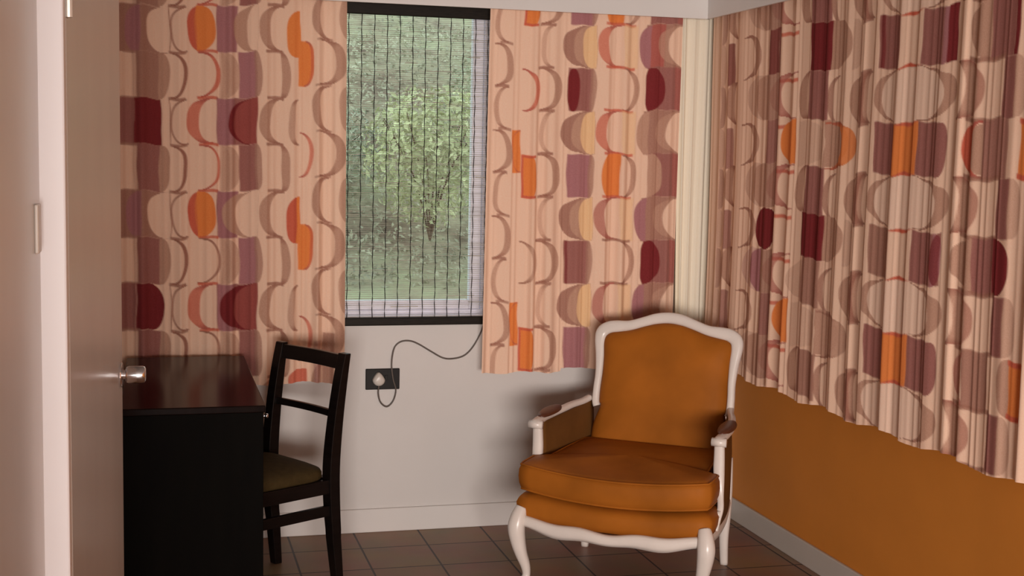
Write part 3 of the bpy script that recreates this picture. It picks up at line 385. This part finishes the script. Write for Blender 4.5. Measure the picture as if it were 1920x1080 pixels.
curtain('corner_curtain', 'narrow plain cream curtain hanging in the corner between the printed curtains', 'x', 2.105, 2.315, 2.195, lambda x: .70, 5.272, .010, .05, 3, None, SHEER, skew=lambda U, T: U+(.030*T)*np.clip((2.20-U)/.1, 0, 1))
for nm, b, lab in (('curtain_track', (XL+.01, PX+.03, 5.226, 5.240, 2.195, 2.21), 'white curtain track under the pelmet above the window'), ('curtain_track', (2.245, 2.259, 2.3, 5.18, 2.195, 2.21), 'white curtain track under the pelmet of the right wall')):
    tag(obj(nm, boxes(b), ALU), lab, 'curtain track')

# ------------------------------------------------------------ desk
ds = thing('writing_desk', 'dark stained desk with glossy top standing end-on between the door and the chair', 'desk', (.11, 4.64, 0))
X0, X1, Y0, Y1, H = -.215, .212, -.515, .520, .77
obj('desk_top', boxes((X0-.003, X1+.003, Y0-.004, Y1, H-.022, H)), DESKT, ds, bevel=.003)
obj('end_panel', boxes((X0+.003, X1-.003, Y0, Y0+.022, 0, H-.022)), DESKB, ds, bevel=.0015)
obj('end_panel', boxes((X0+.003, X1-.003, Y1-.024, Y1-.002, 0, H-.022)), DESKB, ds, bevel=.0015)
obj('back_panel', boxes((X0+.003, X0+.019, Y0+.022, Y1-.024, .25, H-.022)), DESKB, ds)
dr = obj('drawer', boxes((X0+.03, X1-.012, Y0+.026, Y1-.028, H-.115, H-.026)), DESKB, ds, bevel=.002)
for yy in (Y0+.035, .28):
    bm = bmesh.new(); cyl(bm, (X1-.013, yy, H-.040), (X1+.004, yy, H-.040), .004, 12); cyl(bm, (X1+.004, yy, H-.040), (X1+.014, yy, H-.040), .008, 12, .0065); o = obj('knob', bm, CHROME, dr, smooth=True); o['label'] = 'small bright metal knob'
obj('lower_rail', boxes((X0+.02, X0+.04, Y0+.022, Y1-.024, .10, .16)), DESKB, ds)

# ------------------------------------------------------------ wooden side chair
ch = thing('wooden_chair', 'black wooden ladder-back chair with olive seat tucked beside the desk', 'chair', (.50, 4.81, 0), math.radians(-59.3))
for s in (-1, 1):
    bm = bmesh.new(); prof = [(0, .034, .036, .030), (.12, .022, .040, .036), (.28, .008, .046, .042), (.44, .004, .048, .044), (.60, .018, .046, .040), (.75, .040, .044, .034), (.845, .058, .042, .026)]
    pr = catmull([(z, y, w_) for z, y, w_, dd in prof], 5); dp = catmull([(z, dd, 0) for z, y, w_, dd in prof], 5); rg = []
    for a, b in zip(pr, dp):
        xo = s*(.208-.003*(a[0] < .2)); xi = xo-s*a[2]
        rg.append([(xo, a[1]-b[1]/2, a[0]), (xi, a[1]-b[1]/2, a[0]), (xi, a[1]+b[1]/2, a[0]), (xo, a[1]+b[1]/2, a[0])])
    loft(bm, rg); o = obj('rear_post', bm, BLACKW, ch, smooth=False, bevel=.003)
    bm = bmesh.new(); hexa(bm, [(s*.195-.015, -.405, 0), (s*.195+.015, -.405, 0), (s*.195+.015, -.375, 0), (s*.195-.015, -.375, 0)], [(s*.195-.02, -.41, .40), (s*.195+.02, -.41, .40), (s*.195+.02, -.37, .40), (s*.195-.02, -.37, .40)]); obj('front_leg', bm, BLACKW, ch, bevel=.003)
    obj('side_apron', boxes((s*.19-.011, s*.19+.011, -.372, -.014, .350, .400)), BLACKW, ch, bevel=.002)
    obj('stretcher', boxes((s*.19-.009, s*.19+.009, -.376, -.004, .268, .306)), BLACKW, ch, bevel=.003)
obj('front_apron', boxes((-.176, .176, -.402, -.380, .350, .400)), BLACKW, ch, bevel=.002)
obj('rear_apron', boxes((-.164, .164, -.012, .014, .355, .400)), BLACKW, ch, bevel=.002)
def slat(z0, z1, ya, yb, th, nm):
    bm = bmesh.new(); rg = []
    for k in range(13):
        t = k/12; x = -.168+.336*t; c = .012*math.sin(PI*t)
        rg.append([(x, ya+c-th/2, z0), (x, ya+c+th/2, z0), (x, yb+c+th/2, z1), (x, yb+c-th/2, z1)])
    loft(bm, rg); obj(nm, bm, BLACKW, ch, bevel=.002)
slat(.787, .838, .048, .056, .018, 'top_rail'); slat(.617, .641, .020, .023, .015, 'cross_rail')
bm = bmesh.new(); rg = []
def sq(hx, y0_, y1_, n=40, pw=5):
    out = []
    for k in range(n):
        a = 2*PI*k/n; c = math.cos(a); s_ = math.sin(a); out.append((math.copysign(abs(c)**(2/pw), c)*hx, (y0_+y1_)/2+math.copysign(abs(s_)**(2/pw), s_)*(y1_-y0_)/2))
    return out
for q, z in ((.98, .401), (1, .408), (1, .424), (.97, .436), (.85, .447), (.6, .456), (.3, .460), (.04, .461)):
    rg.append([(x*q, -.195+(y+.195)*q, z) for x, y in sq(.198, -.405, -.004)])
loft(bm, rg); obj('seat_pad', bm, OLIVE, ch, smooth=True)

# ------------------------------------------------------------ upholstered armchair
ac = thing('armchair', 'ochre velvet armchair with carved ivory painted frame in front of the corner', 'armchair', (1.735, 4.60, 0), math.radians(-36.5))
TL = math.tan(math.radians(14)); by = lambda z, o_=0: .24+(z-.45)*TL+o_
# back frame (x, z) outer and inner outlines, left half of the crest mirrored
cx_ = .012
outer = [(.278, .572), (.284, .59), (.284, .64), (.282, .70), (.286, .78), (.293, .845), (.288, .878), (.262, .897), (.225, .905), (.165, .910), (.10, .930), (.05, .946), (0, .952)]
inner = [(.248, .572), (.254, .59), (.255, .64), (.252, .70), (.254, .76), (.259, .815), (.252, .842), (.230, .858), (.20, .863), (.15, .872), (.095, .890), (.05, .902), (0, .907)]
def full(h): return [(cx_-x, z) for x, z in h]+[(cx_+x, z) for x, z in h[::-1][1:]]
of, nf = full(outer), full(inner)
path = [(( a[0]+b[0])/2, by((a[1]+b[1])/2, -.004), (a[1]+b[1])/2) for a, b in zip(of, nf)]
wd = [math.hypot(a[0]-b[0], a[1]-b[1])/2 for a, b in zip(of, nf)]
P = catmull(path, 6); W = [v[0] for v in catmull([(x, 0, 0) for x in wd], 6)]
bm = bmesh.new(); sweep(bm, P, [(.019, x) if False else (x, .019) for x in W], 14, up=Vector((0, -1, TL)).normalized(), power=.75)
obj('back_frame', bm, IVORY, ac, smooth=True)
def pad(name, outline, rings, centre, material, dirv, ymap, parent=ac):
    bm = bmesh.new(); rg = []
    for s, h in rings:
        rg.append([Vector((centre[0]+(x-centre[0])*s, ymap(centre[1]+(z-centre[1])*s), centre[1]+(z-centre[1])*s))+dirv*h for x, z in outline])
    loft(bm, rg); return obj(name, bm, material, parent, smooth=True)
nfp = full([(.274, .42), (.270, .50)]+inner)
inn = [(v[0], v[1]) for v in [(p.x, p.z) for p in catmull([(x, 0, z) for x, z in nfp], 5)]]
outl = [(x, z) for x, z in inn if z > .40]
bot = [(cx_+.25-.5*k/16, .405) for k in range(1, 16)]
outl = outl+bot
fwd = Vector((0, -1, TL)).normalized()
pad('back_cushion', outl, ((1.01, -.012), (1.005, .006), (.985, .018), (.94, .030), (.85, .040), (.65, .048), (.4, .051), (.15, .052), (.02, .052)), (cx_, .65), VELVET, fwd, lambda z: by(z))
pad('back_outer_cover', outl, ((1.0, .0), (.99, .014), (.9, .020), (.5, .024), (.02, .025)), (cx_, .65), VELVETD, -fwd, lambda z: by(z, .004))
# seat outlines seen from above, T-shaped in front of the arms
def seat_outline(front, hw, armx, yback, ytee, bow):
    pts = []
    for k in range(17): x = -hw+2*hw*k/16; pts.append((x, front-bow*(1-(x/hw)**2)))
    pts += [(hw+.004, front+.03), (hw+.004, ytee-.02), (hw-.010, ytee), (armx+.004, ytee+.006), (armx, ytee+.05)]
    pts += [(armx-.02*k/6, ytee+.05+(yback-ytee-.07)*k/6) for k in range(1, 7)]
    n = [(armx-.035, yback)]; n += [(armx-.035-(2*armx-.07)*k/10, yback) for k in range(1, 11)]
    pts += n+[(-armx+.02*k/6, ytee+.05+(yback-ytee-.07)*k/6) for k in range(6, 0, -1)]
    pts += [(-armx, ytee+.05), (-armx-.004, ytee+.006), (-hw+.010, ytee), (-hw-.004, ytee-.02), (-hw-.004, front+.03)]
    return pts
def slab(name, pl, rings, material, dip=0.0, parent=ac, cy_=-.05):
    """rings: (scale, z, inset metres); dip lowers the front centre edge"""
    bm = bmesh.new(); rg = []
    for s, z, ins in rings:
        row = []
        for x, y in pl:
            xx, yy = x*s, cy_+(y-cy_)*s; L_ = math.hypot(xx, yy-cy_)
            if ins: xx -= xx/L_*ins; yy -= (yy-cy_)/L_*ins
            fr = max(0, min(1, (.05-yy)/.37)); fr = fr*fr*(3-2*fr); row.append((xx, yy, z-dip*fr*(1-(x/.36)**2)))
        rg.append(row)
    loft(bm, rg); return obj(name, bm, material, parent, smooth=True)
so = seat_outline(-.325, .345, .298, .215, -.175, .040)
cu = slab('seat_cushion', so, ((.5, .352, 0), (.9, .350, 0), (1, .357, .014), (1, .364, .005), (1, .385, -.004), (1, .41, -.007), (1, .435, -.005), (1, .449, .002), (1, .455, .012), (.93, .459, .012), (.8, .461, .01), (.6, .463, 0), (.35, .464, 0), (.08, .464, 0)), VELVET, .022)
for zz, ins in ((.452, .002), (.363, .006)):
    bm = bmesh.new(); pp = []
    for x, y in so:
        L_ = math.hypot(x, y+.05); xx = x-x/L_*ins; yy = y-(y+.05)/L_*ins; fr = max(0, min(1, (.05-yy)/.37)); fr = fr*fr*(3-2*fr); pp.append((xx, yy, zz-.022*fr*(1-(x/.36)**2)))
    sweep(bm, pp, .0042, 8, closed=True); obj('piping', bm, VELVET, cu, smooth=True)
do = seat_outline(-.330, .350, .31, .235, -.165, .030)
slab('seat_deck', do, ((.5, .262, 0), (.98, .262, .01), (1, .262, .004), (1, .285, -.004), (1, .315, -.006), (1, .330, .003), (1, .340, .016), (.9, .347, .02), (.5, .348, 0), (.05, .348, 0)), VELVET, .017)
# front apron with serpentine lower edge
bm = bmesh.new(); rg = []
for k in range(41):
    t = -1+2*k/40; x = t*.335; y = -.338-.030*(1-t*t); zt = .272-.030*(1-abs(t)**2.2)**.8+.0; zb = .228-.020*math.cos(t*PI*.5)**.7+.007*math.cos(t*PI*2.0)-.006
    zt = .268-.022*(1-t*t)-.006*math.cos(t*3*PI)*(1-t*t); zb = zt-.044+.006*math.cos(t*PI*2)
    rg.append([(x, y+.030, zb+.004), (x, y-.004, zb), (x, y-.013, (zt+zb)/2-.006), (x, y-.010, zt-.006), (x, y-.002, zt), (x, y+.030, zt)])
loft(bm, rg); obj('front_apron', bm, IVORY, ac, smooth=True)
for s in (-1, 1):
    bm = bmesh.new(); pts = catmull([(s*.338, -.32, .250), (s*.335, -.15, .238), (s*.318, .05, .236), (s*.292, .23, .250)], 6)
    sweep(bm, pts, [(.014, .020)]*len(pts), 10, power=.7); obj('side_rail', bm, IVORY, ac, smooth=True)
    # cabriole front leg
    prof = [(.335, -.325, .292, .022), (.343, -.338, .262, .028), (.348, -.346, .222, .031), (.343, -.342, .175, .0275), (.333, -.333, .125, .022), (.320, -.322, .080, .0175), (.316, -.319, .045, .0145), (.322, -.328, .018, .018), (.326, -.334, .0, .017)]
    pp = catmull([p[:3] for p in prof], 5); rr_ = [v[0] for v in catmull([(p[3], 0, 0) for p in prof], 5)]
    bm = bmesh.new(); sweep(bm, [(s*p.x, p.y, p.z) for p in pp], [(q, q) for q in rr_], 14, up=Vector((0, 1, .01)), power=.85); obj('front_leg', bm, IVORY, ac, smooth=True)
    prof = [(.283, .245, .0, .0150), (.281, .235, .10, .0175), (.284, .228, .20, .022), (.286, .232, .30, .022), (.285, .245, .42, .018)]
    pp = catmull([p[:3] for p in prof], 5); rr_ = [v[0] for v in catmull([(p[3], 0, 0) for p in prof], 5)]
    bm = bmesh.new(); sweep(bm, [(s*p.x, p.y+.01, p.z) for p in pp], [(q, q) for q in rr_], 12, up=Vector((0, 1, .01)), power=.7); obj('rear_leg', bm, IVORY, ac, smooth=True)
    # S-shaped arm post rising from the side rail
    prof = [(.345, -.215, .262, .014), (.352, -.205, .300, .013), (.358, -.190, .335, .012), (.352, -.172, .375, .013), (.344, -.160, .42, .019), (.341, -.158, .47, .021), (.341, -.160, .52, .020), (.341, -.163, .556, .019)]
    pp = catmull([p[:3] for p in prof], 5); rr_ = [v[0] for v in catmull([(p[3], 0, 0) for p in prof], 5)]
    bm = bmesh.new(); sweep(bm, [(s*p.x, p.y, p.z) for p in pp], [(q*.95, q*.8) for q in rr_], 12, up=Vector((0, 1, .01)), power=.7)
    sweep(bm, [(s*.362, -.205, .318), (s*.350, -.205, .318)], .013, 10); obj('arm_post', bm, IVORY, ac, smooth=True)
    # arm rail, scrolled over the post and rising to the back
    pts = catmull([(s*.343, -.187, .566), (s*.343, -.170, .575), (s*.345, -.10, .580), (s*.338, .02, .580), (s*.318, .14, .590), (s*.297, .215, .594), (s*.284, .268, .602)], 6)
    n_ = len(pts); bm = bmesh.new(); sweep(bm, pts, [(.023-.010*min(1, i/n_*1.3), .0125) for i in range(n_)], 12, power=.75)
    sweep(bm, [(s*.343-.026, -.180, .568), (s*.343+.026, -.180, .568)], .0155, 14)
    arm = obj('arm_rail', bm, IVORY, ac, smooth=True)
    # oval arm pad
    bm = bmesh.new(); rg = []
    for q, h in ((1, 0), (1.02, .004), (.97, .009), (.8, .0135), (.5, .016), (.1, .0165)):
        rg.append([(s*(.341-.03*max(0, (.03+.085*q*math.sin(a)))) + (.029)*q*math.cos(a), -.040+.10*q*math.sin(a), .591+h+.004*math.sin(a)*q) for a in [2*PI*k/24 for k in range(24)]])
    loft(bm, rg); o = obj('arm_pad', bm, LEATHER, arm, smooth=True); o['label'] = 'brown oval arm pad'
    # upholstered side between arm and seat
    bm = bmesh.new(); rg = []
    for k in range(13):
        t = k/12; y = -.150+.430*t; x = .336-.058*t**1.3; zt = .570+.010*t+.012*t**3; b_ = .006*math.sin(PI*t)
        rg.append([(s*(x-.010-b_), y, .300), (s*(x-.014-b_), y, .44), (s*(x-.008), y, zt), (s*(x+.008), y, zt), (s*(x+.015+b_), y, .44), (s*(x+.013+b_), y, .262), (s*(x), y, .258)])
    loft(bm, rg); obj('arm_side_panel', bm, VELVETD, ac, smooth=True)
